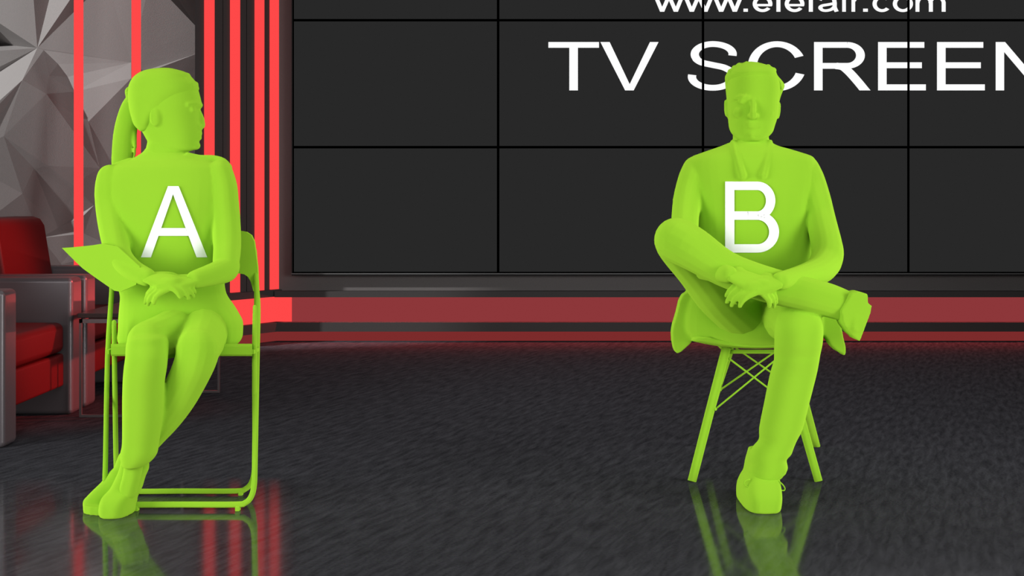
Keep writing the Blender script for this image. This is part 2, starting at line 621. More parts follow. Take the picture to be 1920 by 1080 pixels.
for r in range(3):
    for c in range(4):
        x0, x1, y0, y1 = XL[c], XL[c + 1], YL[r], YL[r + 1]
        a, b = P(x0, y1, YS), P(x1, y0, YS)
        bm = NB()
        box(bm, a.x + .0005, b.x - .0005, YS, YW - .002, a.z + .0005, b.z - .0005)
        pan = obj('video_panel', bm, BEZEL)
        bits = {}
        for k, pl in glyphs.items():
            got = [q for q in (clip(p, x0 + G, y0 + G, x1 - G, y1 - G) for p in pl) if q and abs(poly_area(q)) > .05]
            if got:
                bits[k] = got
        txt = 'with white lettering' if bits else 'without lettering'
        tag(pan, f'dark grey screen {txt}, {cname[c]} from the left in the {rname[r]} row', 'screen', 'panels of the screen wall')
        bm = NB()
        a2, b2 = P(x0 + G, y1 - G, YS), P(x1 - G, y0 + G, YS)
        box(bm, a2.x, b2.x, YS - .004, YS + .004, a2.z, b2.z)
        obj('screen', bm, SCREEN, pan)
        for k in sorted(bits):
            bm = NB()
            for q in bits[k]:
                prism(bm, [P(u, v, YS) - Vector((0, .0055, 0)) for u, v in q], Vector((0, .002, 0)))
            obj('letter', bm, LETTER, pan)
bm = NB()
a, b = P(547, 513, YS), P(2090, 515.5, YS)
box(bm, a.x, 4.0, YS - .006, YW - .003, P(0, 514.2, YS).z, P(0, 512.2, YS).z)
t = thing('screen_frame', 'thin metal frame edge along the left and bottom of the screen wall', 'frame', (a.x, YS, .43))
obj('edge_strip', bm, FRAME_EDGE, t)
bm = NB()
box(bm, a.x, 4.0, YS - .004, YW - .003, P(0, 516.5, YS).z, P(0, 514.2, YS).z)
box(bm, a.x, P(549, 0, YS).x - .0005, YS - .003, YW - .003, P(0, 512.2, YS).z, 2.95)
obj('border', bm, FRAME_DARK, t)

# ================================================================== ARMCHAIRS
def armchair(y0, y1, label):
    xf, xb = -1.90, -2.80
    t = thing('armchair', label, 'armchair', ((xf + xb) / 2, (y0 + y1) / 2, 0), 'red armchairs by the faceted wall')
    for a in (y0, y1 - .135):
        bm = NB()
        box(bm, xb, xf, a, a + .135, 0, .592, .022, 4)
        obj('arm', bm, STEEL, t, True)['label'] = 'grey metal slab arm'
    bm = NB()
    box(bm, xb + .02, xf - .035, y0 + .136, y1 - .136, .125, .268, .012, 3)
    obj('seat_base', bm, RED_LEATHER, t, True)
    bm = NB()
    vs = box(bm, xb + .1, xf - .03, y0 + .138, y1 - .138, .272, .402, .03, 4)
    o = obj('seat_cushion', bm, RED_LEATHER, t, True)
    bm = NB()
    prof = [(-2.29, .40), (-2.355, .80), (-2.375, .832), (-2.41, .845), (-2.50, .845), (-2.53, .83), (-2.55, .79), (-2.52, .40)]
    prism(bm, [Vector((x, y0 + .14, z)) for x, z in prof], Vector((0, y1 - y0 - .28, 0)))
    es = [e for e in bm.edges if abs(e.verts[0].co.y - e.verts[1].co.y) < 1e-5]
    bmesh.ops.bevel(bm, geom=es, offset=.018, segments=3, affect='EDGES', profile=.5)
    obj('backrest', bm, RED_LEATHER, t, True)
    for o in t.children:
        for p in o.data.polygons:
            p.use_smooth = True
        md = o.modifiers.new('w', 'WEIGHTED_NORMAL')
        md.keep_sharp = False
    return t


armchair(4.785, 5.665, 'red leather armchair with grey slab arms, the nearest, cut by the left edge')
armchair(5.715, 6.60, 'red leather armchair with grey slab arms standing behind the nearest one')

# ================================================================== SIDE TABLE
t = thing('side_table', 'low dark side table on a thin metal frame beside the armchairs', 'table', (-1.62, 5.81, 0))
x0, x1, y0, y1 = -1.848, -1.405, 5.465, 6.16
bm = NB()
box(bm, x0 - .006, x1 + .006, y0 - .006, y1 + .006, .425, .445, .003, 2)
obj('table_top', bm, WOOD, t)
bm = NB()
for a in ((x0, x1, y0, y0 + .014), (x0, x1, y1 - .014, y1), (x0, x0 + .014, y0, y1), (x1 - .014, x1, y0, y1)):
    box(bm, *a, .403, .420)
box(bm, x0 + .03, x1 - .03, y0 + .03, y1 - .03, .419, .4255)
obj('top_rail', bm, CHROME, t)
for x in (x0, x1 - .010):
    for y in (y0, y1 - .010):
        bm = NB()
        box(bm, x, x + .010, y, y + .010, .012, .403)
        obj('leg', bm, CHROME, t)
for a in ((x0, x1, y0, y0 + .010), (x0, x1, y1 - .010, y1)):
    bm = NB()
    box(bm, *a, .001, .012)
    obj('floor_bar', bm, CHROME, t)

# ================================================================== FOLDING CHAIR (A)
fc = thing('folding_chair', 'green folding chair with tubular frame under the person marked A', 'chair', (P(340, 0, 4).x, 4.0, 0))
bm = NB()
U1 = [(211, 470, 4.18, 5), (210.5, 505, 4.17, 5), (210, 540, 4.13, 4.6), (202, 662, 4.0, 4.6), (198, 855, 3.87, 4.6), (197, 905, 3.85, 4.8), (201, 930, 3.842, 5), (212, 942, 3.84, 5.4),
      (232, 946, 3.84, 5.6), (340, 946, 3.84, 5.6), (442, 946, 3.84, 5.6), (460, 942.5, 3.84, 5.4), (471, 931, 3.842, 5.3), (476.5, 908, 3.85, 5.3), (478, 855, 3.87, 5.3), (480.8, 662, 4.0, 6.2),
      (482.3, 580, 4.09, 6.2), (481.5, 545, 4.13, 5), (479.5, 505, 4.17, 4.5), (477, 470, 4.18, 4.5)]
tube(bm, U1, sub=4, seg=14)
obj('frame', bm, GREENP, fc, True)
bm = NB()
U2 = [(214, 604, 3.86, 4.2), (214.6, 662, 3.9, 4.6), (217.4, 855, 4.015, 4.6), (219.5, 890, 4.035, 4.6), (226, 912, 4.04, 4.8), (242, 920.8, 4.04, 5), (340, 920.8, 4.04, 5), (440, 920.8, 4.04, 5),
      (460, 917, 4.04, 5), (472, 904, 4.036, 5), (477, 880, 4.03, 4.8), (478, 855, 4.015, 4.8), (477.5, 662, 3.9, 4.8), (477.6, 575, 3.85, 3.4)]
tube(bm, U2, sub=4, seg=14)
obj('frame', bm, GREENP, fc, True)
for px, py, Y, h in ((446, 951, 3.84, 6), (256, 951, 3.84, 6), (451.5, 925, 4.04, 5), (256, 925, 4.04, 5)):
    c = P(px, py, Y)
    bm = NB()
    box(bm, c.x - .0068, c.x + .0068, Y - .010, Y + .010, .0, c.z + .004, .002, 2)
    obj('foot', bm, GREENP, fc)
bm = NB()
xs0, xs1 = P(208, 0, 3.85).x, P(473, 0, 3.85).x
pr = [(3.845, .492), (3.855, .498), (3.90, .494), (4.20, .457), (4.225, .45), (4.22, .44), (4.19, .435), (3.90, .464), (3.855, .462), (3.845, .468)]
va = [bm.verts.new((P(208 + (y - 3.85) * 30, 0, y).x, y, z)) for y, z in pr]
vb = [bm.verts.new((P(473 - (y - 3.85) * 20, 0, y).x, y, z)) for y, z in pr]
bm.faces.new(va)
bm.faces.new(vb[::-1])
for i in range(len(pr)):
    bm.faces.new((va[i], vb[i], vb[(i + 1) % len(pr)], va[(i + 1) % len(pr)]))
obj('seat', bm, GREENP, fc)
bm = NB()
bm.free()
for x0_, x1_ in ((472, 480), (204, 210)):
    a, b = P(x0_, 660, 3.9), P(x1_, 650, 3.9)
    bm = NB()
    box(bm, a.x, b.x, 3.87, 3.96, .466, .478)
    obj('seat_hinge', bm, GREENP, fc)
bm = NB()


def back_pts(sh):
    c = [(226, 433), (452, 433), (463, 435), (472, 441), (477.5, 453), (481, 480), (483.5, 500), (485.5, 545), (476, 546), (471, 528), (466, 519), (459, 514), (450, 512.5), (230, 512.5), (219, 522), (214, 545), (206, 545), (208, 500), (210, 450), (215, 438)]
    return [(a, b, 4.165) for a, b in c]


slab(bm, back_pts(0), .016)
obj('backrest', bm, GREENP, fc)

# ================================================================== PERSON A
pa = thing('person', 'green seated figure with ponytail in profile, white letter A on the chest', 'person', (P(300, 0, 3.9).x, 3.9, 0), 'green seated people')
YA = 4.02
torsoA = [(292, 285, 365, YA, .045), (298, 258, 380, YA, .055), (304, 236, 405, YA, .068), (314, 208, 426, YA, .085), (328, 196, 434, YA, .095), (345, 190, 438, YA, .103), (380, 194, 436, YA, .118),
          (420, 205, 430, YA, .122), (460, 214, 424, YA, .118), (500, 219, 419, YA, .112), (540, 224, 421, YA, .112), (556, 227, 426, YA, .12), (572, 226, 437, YA, .13), (587, 225, 446, YA, .14),
          (603, 224, 454, YA, .145), (620, 223.5, 454.5, YA, .145), (634, 222, 453, YA, .14), (645, 226, 445, YA, .13), (655, 240, 428, YA, .11)]
armLA = [(207, 333, 4.0, 25), (205, 356, 3.99, 26.5), (206, 385, 3.98, 26.5), (210, 418, 3.95, 26), (216, 452, 3.91, 25), (224, 482, 3.87, 24), (246, 505, 3.82, 21), (276, 520, 3.775, 17.5)]
armRA = [(411, 326, 4.0, 26), (418, 350, 3.99, 26.5), (421, 380, 3.98, 26.5), (424, 415, 3.97, 26.5), (426, 460, 3.94, 26), (424, 490, 3.90, 25), (423, 505, 3.88, 24.5), (400, 514, 3.83, 21.5), (366, 524, 3.775, 17.5)]
legVA = [(622, 266, 290, 3.73, .02), (626, 254, 302, 3.725, .042), (633, 243, 312, 3.72, .057), (645, 238, 316, 3.72, .064), (668, 236.5, 314, 3.70, .062), (690, 233.5, 312, 3.70, .06), (715, 231.5, 308, 3.71, .058), (750, 230.5, 306, 3.73, .057), (790, 230.5, 303, 3.75, .055), (832, 230, 297, 3.77, .053), (850, 226.5, 294, 3.775, .053), (864, 227.5, 284, 3.78, .050), (874, 232, 270, 3.785, .045)]
legDA = [(371, 655, 3.74, 41), (366, 678, 3.74, 38.5), (352, 710, 3.77, 36.5), (333, 745, 3.80, 35), (310, 780, 3.83, 32), (285, 812, 3.86, 28), (264, 838, 3.875, 26), (246, 864, 3.885, 24)]
thighs = [[(330, 612, 4.05, 52), (325, 625, 3.9, 46), (276, 640, 3.74, 38)], [(370, 612, 4.05, 52), (380, 628, 3.9, 46), (371, 655, 3.745, 41)]]
# body
bm = NB()
loft(bm, [(137, 270, 340, YA, .045), (150, 256, 362, YA, .064), (165, 250, 370, YA, .071), (180, 247, 374.5, YA, .074), (195, 247, 377.5, YA, .074), (208, 249, 374.5, YA, .072), (222, 253, 375, YA, .07), (238, 262, 376, YA, .066),
          (252, 270, 375, YA, .06), (264, 277, 372.5, YA, .054), (274, 288, 371, YA, .048), (280, 305, 366, YA, .04), (283.5, 325, 355, YA, .03)])
loft(bm, [(232, 278, 338, YA, .05), (250, 278.5, 338, YA + .005, .05), (262, 278, 340, YA + .01, .05), (276, 275, 344, YA + .012, .052), (288, 270, 352, YA + .012, .056), (298, 250, 372, YA + .01, .06), (306, 240, 395, YA, .06)])
tube(bm, [(374, 209, YA, 3.5), (378, 221, YA, 4.6), (380.3, 232, YA, 4.6), (380, 236.5, YA, 4.6), (373, 239, YA, 6)], sub=3, seg=12)      # nose
for dy in (-.011, .011):
    ball(bm, P(375.5, 238, YA) + Vector((0, dy, 0)), .008)                                                                     # nostril wings
c = P(372.5, 250.5, YA)
tube3(bm, [c + Vector((-.008, -.022, 0)), c + Vector((.004, 0, .001)), c + Vector((-.008, .022, 0))], [.004, .0085, .004], seg=10)   # lips
c = P(372, 258.5, YA)
tube3(bm, [c + Vector((-.008, -.02, 0)), c + Vector((.003, 0, 0)), c + Vector((-.008, .02, 0))], [.004, .0085, .004], seg=10)
ball(bm, P(365.5, 273, YA), (.017, .022, .014))                                                                                  # chin
for sgn in (-1, 1):
    c = P(373, 197, YA)
    tube3(bm, [c + Vector((-.022, sgn * .05, -.002)), c + Vector((-.004, sgn * .03, .002)), c + Vector((.003, sgn * .006, -.001))], [.006, .008, .008], seg=10)   # brow
    ball(bm, P(366, 207, YA) + Vector((0, sgn * .032, 0)), (.010, .013, .009))                                                # eye
    ball(bm, P(303, 222, YA) + Vector((0, sgn * .071, 0)), (.017, .008, .030))                                                # ear
loft(bm, torsoA[1:], k=.9)
tube(bm, armLA, k=.86)
tube(bm, armRA, k=.86)
loft(bm, legVA, k=.86)
tube(bm, legDA, k=.86)
for th in thighs:
    tube(bm, th, k=.9)
w = P(278, 521, 3.772)
hand(bm, w, Vector((.085, -.035, -.01)), Vector((.1, .3, -1)), .92, .35, 1)
w = P(364, 525, 3.772)
hand(bm, w, Vector((-.085, -.045, -.016)), Vector((-.1, .3, -1)), .92, .4, -1)
tube(bm, [(246, 858, 3.88, 20), (238, 876, 3.88, 20), (222, 905, 3.87, 19)], k=.9)      # ankles
tube(bm, [(252, 860, 3.782, 20), (248, 890, 3.79, 19), (240, 920, 3.79, 19)], k=.9)
remesh('body', bm, GREEN, pa, .0045, 1)
# hair
bm = NB()
loft(bm, [(128, 298, 322, YA, .02), (130.5, 280, 332, YA, .04), (134, 268, 345, YA, .055), (140, 257, 355.5, YA, .066), (148, 249, 360, YA, .074), (155, 245, 368, YA, .078), (163, 242, 372, YA, .08), (171, 241.5, 371, YA, .081),
          (180, 241, 364, YA, .082), (190, 242, 352, YA, .082), (205, 244, 338, YA + .004, .08), (220, 248, 322, YA + .006, .077), (234, 253, 306, YA + .006, .07), (244, 262, 290, YA + .006, .055), (247, 268, 280, YA + .006, .04)])
for a, b, r in ((352, 142, 6), (359, 151, 6), (367, 158, 6), (370, 165, 4)):
    tube3(bm, [P(a, b, YA) + Vector((-.006, -.03, 0)), P(a, b, YA) + Vector((-.002, 0, 0)), P(a, b, YA) + Vector((-.006, .03, 0))], [r * YA / F * .7, r * YA / F, r * YA / F * .7], seg=10)
ha = remesh('hair', bm, GREEN, pa, .0045, 1)
bm = NB()
tube(bm, [(256, 183, 4.04, 15), (248, 198, 4.05, 19), (240.5, 220, 4.06, 20.5), (235.5, 244, 4.08, 21.5), (233.5, 267, 4.10, 22.5), (231.5, 290, 4.115, 22), (229, 312, 4.125, 20), (226, 335, 4.13, 13), (225, 350, 4.13, 6)], flat=((0, 1, 0), .7))
tube(bm, [(247, 228, 4.06, 7), (252, 250, 4.07, 4.5), (253.5, 275, 4.08, 3), (251, 297, 4.09, 2.5)], seg=10)
pt = remesh('ponytail', bm, GREEN, ha, .0045, 1)
bm = NB()
tube3(bm, [P(242, 172, 4.04) + Vector((.004, 0, 0)), P(249, 187, 4.04)], [.017, .020], seg=16)
obj('hair_tie', bm, GREEN, ha, True)
# jacket
bm = NB()
loft(bm, torsoA)
tube(bm, armLA)
tube(bm, armRA)
loft(bm, [(278, 274, 346, YA + .014, .05), (286, 268, 352, YA + .014, .056), (296, 252, 378, YA + .01, .062), (304, 240, 400, YA, .066)])
tube(bm, [(352, 291, YA - .02, 6), (375, 296, YA - .01, 6), (399, 297, YA, 6.5), (417, 303, YA, 8), (424, 316, YA, 12)], sub=3)
tube(bm, [(205, 321, YA, 9), (222, 312, YA, 9), (245, 303, YA, 8)], sub=3)
ja = remesh('jacket', bm, GREEN, pa, .0045, 2)
# trousers
bm = NB()
loft(bm, legVA)
tube(bm, legDA)
for th in thighs:
    tube(bm, th)
loft(bm, [(600, 240, 440, YA, .135), (630, 234, 444, YA, .135), (648, 240, 432, YA, .12), (656, 250, 420, YA, .10)])
for a, b, Y, r in ((290, 838, 3.86, 6), (284, 848, 3.86, 7), (274, 857, 3.865, 6), (268, 864, 3.87, 6)):
    tube(bm, [(a - 16, b + 4, Y - .01, r), (a - 3, b, Y, r), (a - 12, b - 4, Y + .03, r)], sub=3, seg=10)
remesh('trousers', bm, GREEN, pa, .0045, 1)


def rows3(bm, rows, e=2.3):
    """rows (z, Y, left px, right px, half depth), px measured at depth Ypx"""
    rings = []
    cols = [resample([float(r[i]) for r in rows], 3) for i in range(6)]
    for z, Y, l, r, hd, Yp in zip(*cols):
        Yp = Y - .015
        cx = ((l + r) / 2 - 960) * Yp / F
        a = (r - l) / 2 * Yp / F
        rg = []
        for i in range(32):
            t = 2 * math.pi * i / 32
            cs, sn = math.cos(t), math.sin(t)
            rg.append(Vector((cx + math.copysign(abs(cs) ** (2 / e), cs) * a, Y + math.copysign(abs(sn) ** (2 / e), sn) * hd, z)))
        rings.append(rg)
    ring_surface(bm, rings)


# shoe pointing to the left (crossed foot) - outline in its own depth, rounded
bm = NB()
tube(bm, [(245, 862, 3.88, 24), (238, 880, 3.88, 24), (228, 905, 3.875, 24), (214, 928, 3.865, 23)], sub=3)
tube(bm, [(226, 900, 3.87, 26), (203, 920, 3.86, 21), (182, 936, 3.845, 18), (170, 944, 3.84, 15)], sub=3)
tube(bm, [(236, 935, 3.87, 22), (205, 944, 3.85, 16), (168, 948, 3.835, 12)], sub=3)
z0 = 0.0
prism(bm, [Vector((P(px, 0, Y).x, Y, .0)) for px, Y in ((155.5, 3.83), (157, 3.80), (168, 3.785), (190, 3.775), (230, 3.80), (244, 3.84), (244, 3.885), (230, 3.9), (185, 3.885), (160, 3.865))], Vector((0, 0, .024)))
sh = remesh('shoe', bm, GREEN, pa, .0045, 2)
# shoe pointing to the viewer
bm = NB()
rows3(bm, [(.0, 3.815, 189, 247, .080, 3.76), (.008, 3.815, 187, 249, .084, 3.76), (.03, 3.815, 187.5, 250, .082, 3.76), (.05, 3.82, 192, 254, .074, 3.77), (.07, 3.83, 205, 262, .06, 3.79), (.10, 3.835, 215, 268, .052, 3.80), (.125, 3.84, 222, 275, .05, 3.82), (.15, 3.845, 226, 274, .048, 3.83), (.165, 3.84, 228, 270, .045, 3.83)])
remesh('shoe', bm, GREEN, pa, .0045, 2)


def decal(name, polys, target, parent, mat):
    """print that follows the cloth: pixel polygons cut fine and laid on the front of the garment"""
    bmt = NB()
    bmt.from_mesh(target.data)
    tree = BVHTree.FromBMesh(bmt)
    out = NB()
    cam = Vector((0, 0, CH))
    for g, q in enumerate(polys):
        bm = NB()
        bm.faces.new([bm.verts.new(P(a, b, 3.9)) for a, b in q])
        for ax in (0, 2):
            cs = [v.co[ax] for v in bm.verts]
            s = math.ceil(min(cs) / .008) * .008
            while s < max(cs):
                co = [0, 0, 0]
                no = [0, 0, 0]
                co[ax] = s
                no[ax] = 1
                bmesh.ops.bisect_plane(bm, geom=bm.verts[:] + bm.edges[:] + bm.faces[:], plane_co=co, plane_no=no)
                s += .008
        for v in bm.verts:
            d = (v.co - cam).normalized()
            h = tree.ray_cast(cam, d)
            v.co = (h[0] if h[0] is not None else v.co) - d * .0045
        bm.verts.index_update()
        nv = [out.verts.new(v.co) for v in bm.verts]
        for f in bm.faces:
            out.faces.new([nv[v.index] for v in f.verts])
        bm.free()
    bmesh.ops.remove_doubles(out, verts=out.verts, dist=.0004)
    bm = out
    bmt.free()
    return obj(name, bm, mat, parent)


A_POLY = [[(315, 349), (325.2, 349), (324.4, 364), (283, 482.5), (264.2, 482.5)],
          [(325.2, 349), (335, 349), (388.8, 482.5), (368.6, 482.5), (324.4, 364)],
          [(302.6, 427.6), (347.8, 427.6), (353.4, 442.2), (297.2, 442.2)]]
decal('chest_letter', A_POLY, ja, pa, WHITE)['label'] = 'white printed letter A'

# sheet sticking out at the left
bm = NB()
sheet = [(116, 465), (135, 463.8), (155, 461.8), (175, 459.6), (191, 457), (220, 462), (262, 500), (255, 534), (226, 547), (214, 545), (204, 538), (178, 520), (154.6, 503), (135, 484)]
prism(bm, [P(a, b, 3.93 - (a - 116) * .0011) for a, b in sheet], Vector((0, .010, 0)))
o = tag(obj('folder', bm, GREEN), 'pointed green folder held against the left side of the person marked A', 'folder')

# ================================================================== SHELL CHAIR (B)
cb = thing('shell_chair', 'green shell chair on splayed legs under the person marked B', 'chair', (P(1419, 0, 4.5).x, 4.5, 0))
bm = NB()
cx = P(1419, 0, 4.4).x
prof = [(4.17, .452, .165), (4.19, .447, .205), (4.25, .438, .222), (4.35, .433, .228), (4.45, .432, .228), (4.55, .445, .225), (4.63, .478, .222), (4.68, .53, .215), (4.71, .60, .205), (4.735, .68, .19), (4.75, .74, .165), (4.755, .77, .12)]
pf = [resample([p[i] for p in prof], 4) for i in range(3)]
grid = []
for y, z, hw in zip(*pf):
    row = []
    for j in range(25):
        u = (j - 12) / 12
        back = max(0, min(1, (z - .45) / .15))
        row.append(bm.verts.new((P(1419, 0, y).x + u * hw * .985, y - back * .05 * abs(u) ** 3, z + (1 - back) * .026 * abs(u) ** 2.2)))
    grid.append(row)
for a, b in zip(grid, grid[1:]):
    for j in range(24):
        bm.faces.new((a[j], a[j + 1], b[j + 1], b[j]))
o = obj('seat_shell', bm, GREENP, cb, True)
md = o.modifiers.new('s', 'SOLIDIFY')
md.thickness = .012
md.offset = -1
legsB = {'FL': [(1299, 896, 4.235, 8.2), (1330, 775, 4.28, 8.4), (1362, 652, 4.33, 8.6)],
         'FR': [(1533, 896, 4.235, 7.6), (1499, 775, 4.28, 8.2), (1466, 652, 4.33, 8.6)],
         'RR': [(1529, 829, 4.82, 7), (1505, 740, 4.7, 7.5), (1482, 655, 4.6, 8)],
         'RL': [(1318, 829, 4.82, 6), (1342, 740, 4.7, 6.5), (1369, 655, 4.6, 7.5)]}
for k, sp in legsB.items():
    bm = NB()
    a = P(*sp[0][:3])
    pts = [P(*q[:3]) for q in sp]
    d = (pts[0] - pts[-1]).normalized()
    foot = pts[0] + d * ((pts[0].z - .001) / -d.z)
    pts[0] = foot
    tube3(bm, pts, [q[3] * q[2] / F for q in sp], sub=3, seg=16, caps=False)
    obj('leg', bm, GREENP, cb, True)
bm = NB()
W = 1.7


def wire(p, q, r=1.7):
    tube3(bm, [P(*p), P(*q)], [r * p[2] / F, r * q[2] / F], sub=1, seg=8)


for w1, w2, ends in (((( 1341.5, 767, 4.28), (1482, 652, 4.33)), ((1364, 670, 4.32), (1487, 763, 4.28)), ((1341.5, 767, 4.275), (1364, 668, 4.32), (1487, 763, 4.28))),
                     (((1350.6, 731, 4.66), (1474, 645, 4.60)), ((1373, 648, 4.60), (1496, 733, 4.68)), ((1350.6, 731, 4.66), (1374, 651, 4.6), (1497, 733, 4.68)))):
    for wr in (w1, w2):
        wire(*wr)
    for p in ends:
        ball(bm, P(*p), .0055, 10)
    obj('wire_brace', bm, GREENP, cb, True)
    bm = NB()
bm.free()
bm = NB()
a = P(1362, 0, 4.33).x
b = P(1466, 0, 4.33).x
for y in (4.33, 4.60):
    tube3(bm, [(a - .01, y, .418), (b + .02, y, .418)], [.007, .007], sub=1, seg=10)
for x in (a, b):
    tube3(bm, [(x, 4.33, .418), (x + .01, 4.60, .418)], [.007, .007], sub=1, seg=10)
obj('seat_mount', bm, GREENP, cb, True)

# ================================================================== PERSON B
pb = thing('person', 'green seated figure in a jacket with one leg crossed, white letter B on the chest', 'person', (P(1420, 0, 4.2).x, 4.2, 0), 'green seated people')
YB = 4.30
torsoB = [(262, 1378, 1440, YB, .045), (268, 1366, 1448, YB, .055), (274, 1351, 1460, YB, .068), (280, 1334, 1482, YB, .08), (287, 1314, 1505, YB, .09), (293, 1298, 1522, YB, .096), (300, 1290, 1528, YB, .102), (312, 1286, 1531, YB, .108),
          (340, 1290, 1532, YB, .12), (380, 1298, 1524, YB, .13), (430, 1304, 1518, YB, .132), (480, 1304, 1524, YB, .13), (520, 1295, 1538, YB, .13), (550, 1284, 1543, YB, .14), (575, 1276, 1546, YB, .155), (600, 1272, 1548, YB, .16),
          (622, 1276, 1546, YB, .155), (636, 1292, 1536, YB, .14), (643, 1315, 1520, YB, .12)]
armLB = [(1305, 318, 4.3, 26), (1300, 335, 4.29, 28), (1294, 352, 4.28, 27), (1289, 375, 4.26, 27), (1285, 405, 4.22, 26), (1284, 440, 4.16, 26), (1287, 470, 4.11, 25.5), (1298, 493, 4.03, 24.5), (1330, 506, 3.88, 21), (1366, 514, 3.755, 17)]
armRB = [(1511, 318, 4.3, 26), (1517, 335, 4.29, 28), (1524, 352, 4.28, 27), (1531, 378, 4.26, 27.5), (1538, 405, 4.24, 27), (1544, 432, 4.2, 28), (1549, 455, 4.16, 29), (1551.5, 476, 4.13, 30), (1546, 495, 4.09, 29.5), (1530, 510, 4.0, 26), (1496, 520, 3.87, 21), (1462, 527, 3.765, 17)]
thighC = [(1395, 590, 4.22, 50), (1350, 550, 4.1, 48), (1312, 503, 4.0, 45), (1282, 468, 3.92, 44), (1268.5, 450, 3.88, 43)]
shinC = [(1269, 450, 3.87, 43), (1300, 467, 3.84, 41), (1360, 504, 3.82, 34.5), (1430, 531, 3.82, 34), (1500, 549, 3.84, 32.5), (1550, 562, 3.86, 32), (1585, 574, 3.87, 29.5)]
thighS = [(1470, 592, 4.22, 52), (1490, 596, 4.05, 49), (1497, 612, 3.9, 45)]
legSB = [(574, 1484, 1512, 3.89, .02), (578, 1472, 1524, 3.885, .04), (587, 1462, 1534, 3.88, .055), (600, 1455, 1541, 3.87, .067), (620, 1453, 1543, 3.86, .072), (645, 1452.5, 1541, 3.86, .07), (664, 1452, 1537, 3.87, .067), (677, 1451.5, 1535, 3.87, .065), (703, 1444, 1530, 3.88, .062), (752, 1434, 1517.5, 3.89, .06), (802, 1424, 1505, 3.90, .056), (824, 1423.5, 1494, 3.905, .054), (838, 1412, 1488, 3.91, .056),
         (851, 1406, 1483, 3.91, .057), (860, 1405, 1474.5, 3.91, .056), (869.6, 1406, 1475.5, 3.91, .056), (878, 1404, 1476.5, 3.91, .056), (886.5, 1402.5, 1471, 3.91, .056), (895, 1408, 1465, 3.91, .05), (899, 1415, 1455, 3.91, .04)]
bm = NB()
loft(bm, [(124, 1390, 1438, YB, .05), (132, 1376, 1450, YB, .075), (145, 1367, 1458, YB, .09), (165, 1364, 1462, YB, .096), (185, 1364, 1460, YB, .096), (205, 1364, 1459, YB, .094), (220, 1365.5, 1457, YB - .003, .09), (236, 1367, 1452, YB - .006, .084), (246, 1370, 1449, YB - .01, .077), (254, 1376, 1443, YB - .016, .068), (261, 1385, 1434, YB - .026, .055), (265, 1396, 1424, YB - .034, .04)])
loft(bm, [(225, 1376, 1440, YB + .02, .06), (250, 1374.5, 1441, YB + .02, .06), (262, 1374, 1441.5, YB + .02, .06), (270, 1366, 1450, YB + .018, .064), (280, 1352, 1465, YB + .01, .07), (290, 1340, 1480, YB, .075)])
YF = YB - .096
tube(bm, [(1412, 188, YF + .004, 5), (1412, 203, YF - .008, 5.5), (1412, 214, YF - .018, 6.5), (1412, 218, YF - .012, 7)], sub=3, seg=12)
for dx in (-6.5, 6.5):
    ball(bm, P(1412 + dx, 217, YF - .003), .0085)
for py, r in ((231, 3.6), (237, 4.2)):
    tube(bm, [(1397, py, YF + .016, 2.2), (1404, py - .6, YF + .009, r), (1412, py, YF + .005, r), (1420, py - .6, YF + .009, r), (1427, py, YF + .016, 2.2)], sub=3, seg=10)
ball(bm, P(1412, 254, YF + .02), (.02, .014, .014))
for sg in (-1, 1):
    tube(bm, [(1412 + sg * 9, 184, YF + .004, 3.5), (1412 + sg * 21, 181.5, YF + .010, 4), (1412 + sg * 34, 185, YF + .03, 3)], sub=3, seg=10)
    ball(bm, P(1412 + sg * 20, 191, YF + .014), (.014, .009, .009))
    ball(bm, P(1412 + sg * 26, 212, YF + .03), (.022, .016, .017))
for px, lean in ((1362.5, 0), (1459, 0)):
    sg = -1 if px < 1412 else 1
    tube(bm, [(px + sg * .5, 191 + (4 if sg > 0 else 0), YB + .005, 4.5), (px + sg * 0, 203 + (4 if sg > 0 else 0), YB + .01, 4.8), (px - sg * 1.2, 215 + (4 if sg > 0 else 0), YB - .0, 4)], sub=3, seg=12, flat=((0, 1, 0), 1.0))
    c = P(px, 205, YB + .012)
    ball(bm, c, (.008, .016, .026))
loft(bm, torsoB[1:], k=.9)
tube(bm, armLB, k=.86)
tube(bm, armRB, k=.86)
tube(bm, thighC, k=.88)
tube(bm, shinC, k=.86)
tube(bm, thighS, k=.88)
loft(bm, legSB, k=.86)
hand(bm, P(1368, 514, 3.75), Vector((.085, -.012, -.03)), Vector((-.1, .7, -1)), 1.0, .42, 1)
hand(bm, P(1459, 528, 3.76), Vector((-.085, -.03, -.012)), Vector((.1, .7, -1)), 1.0, .42, -1)
tube(bm, [(1438, 880, 3.91, 24), (1434, 905, 3.92, 24), (1430, 930, 3.92, 24)], k=.9)
tube(bm, [(1570, 568, 3.87, 24), (1592, 578, 3.86, 24), (1604, 588, 3.85, 22)], k=.9)
remesh('body', bm, GREEN, pb, .0045, 1)
bm = NB()
loft(bm, [(116.5, 1396, 1412, YB + .01, .02), (119, 1389, 1424, YB + .01, .045), (122.5, 1380, 1436, YB + .008, .062), (127, 1373, 1448, YB + .005, .078), (133, 1366, 1453.5, YB + .004, .09), (142, 1360.5, 1456, YB + .006, .1), (151, 1360, 1464, YB + .02, .098), (160, 1360.5, 1470.5, YB + .035, .088), (168, 1361, 1468.5, YB + .045, .08),
          (178, 1362, 1464.5, YB + .05, .074), (190, 1363, 1461, YB + .052, .07), (215, 1366, 1456, YB + .052, .064), (235, 1376, 1440, YB + .05, .05)])
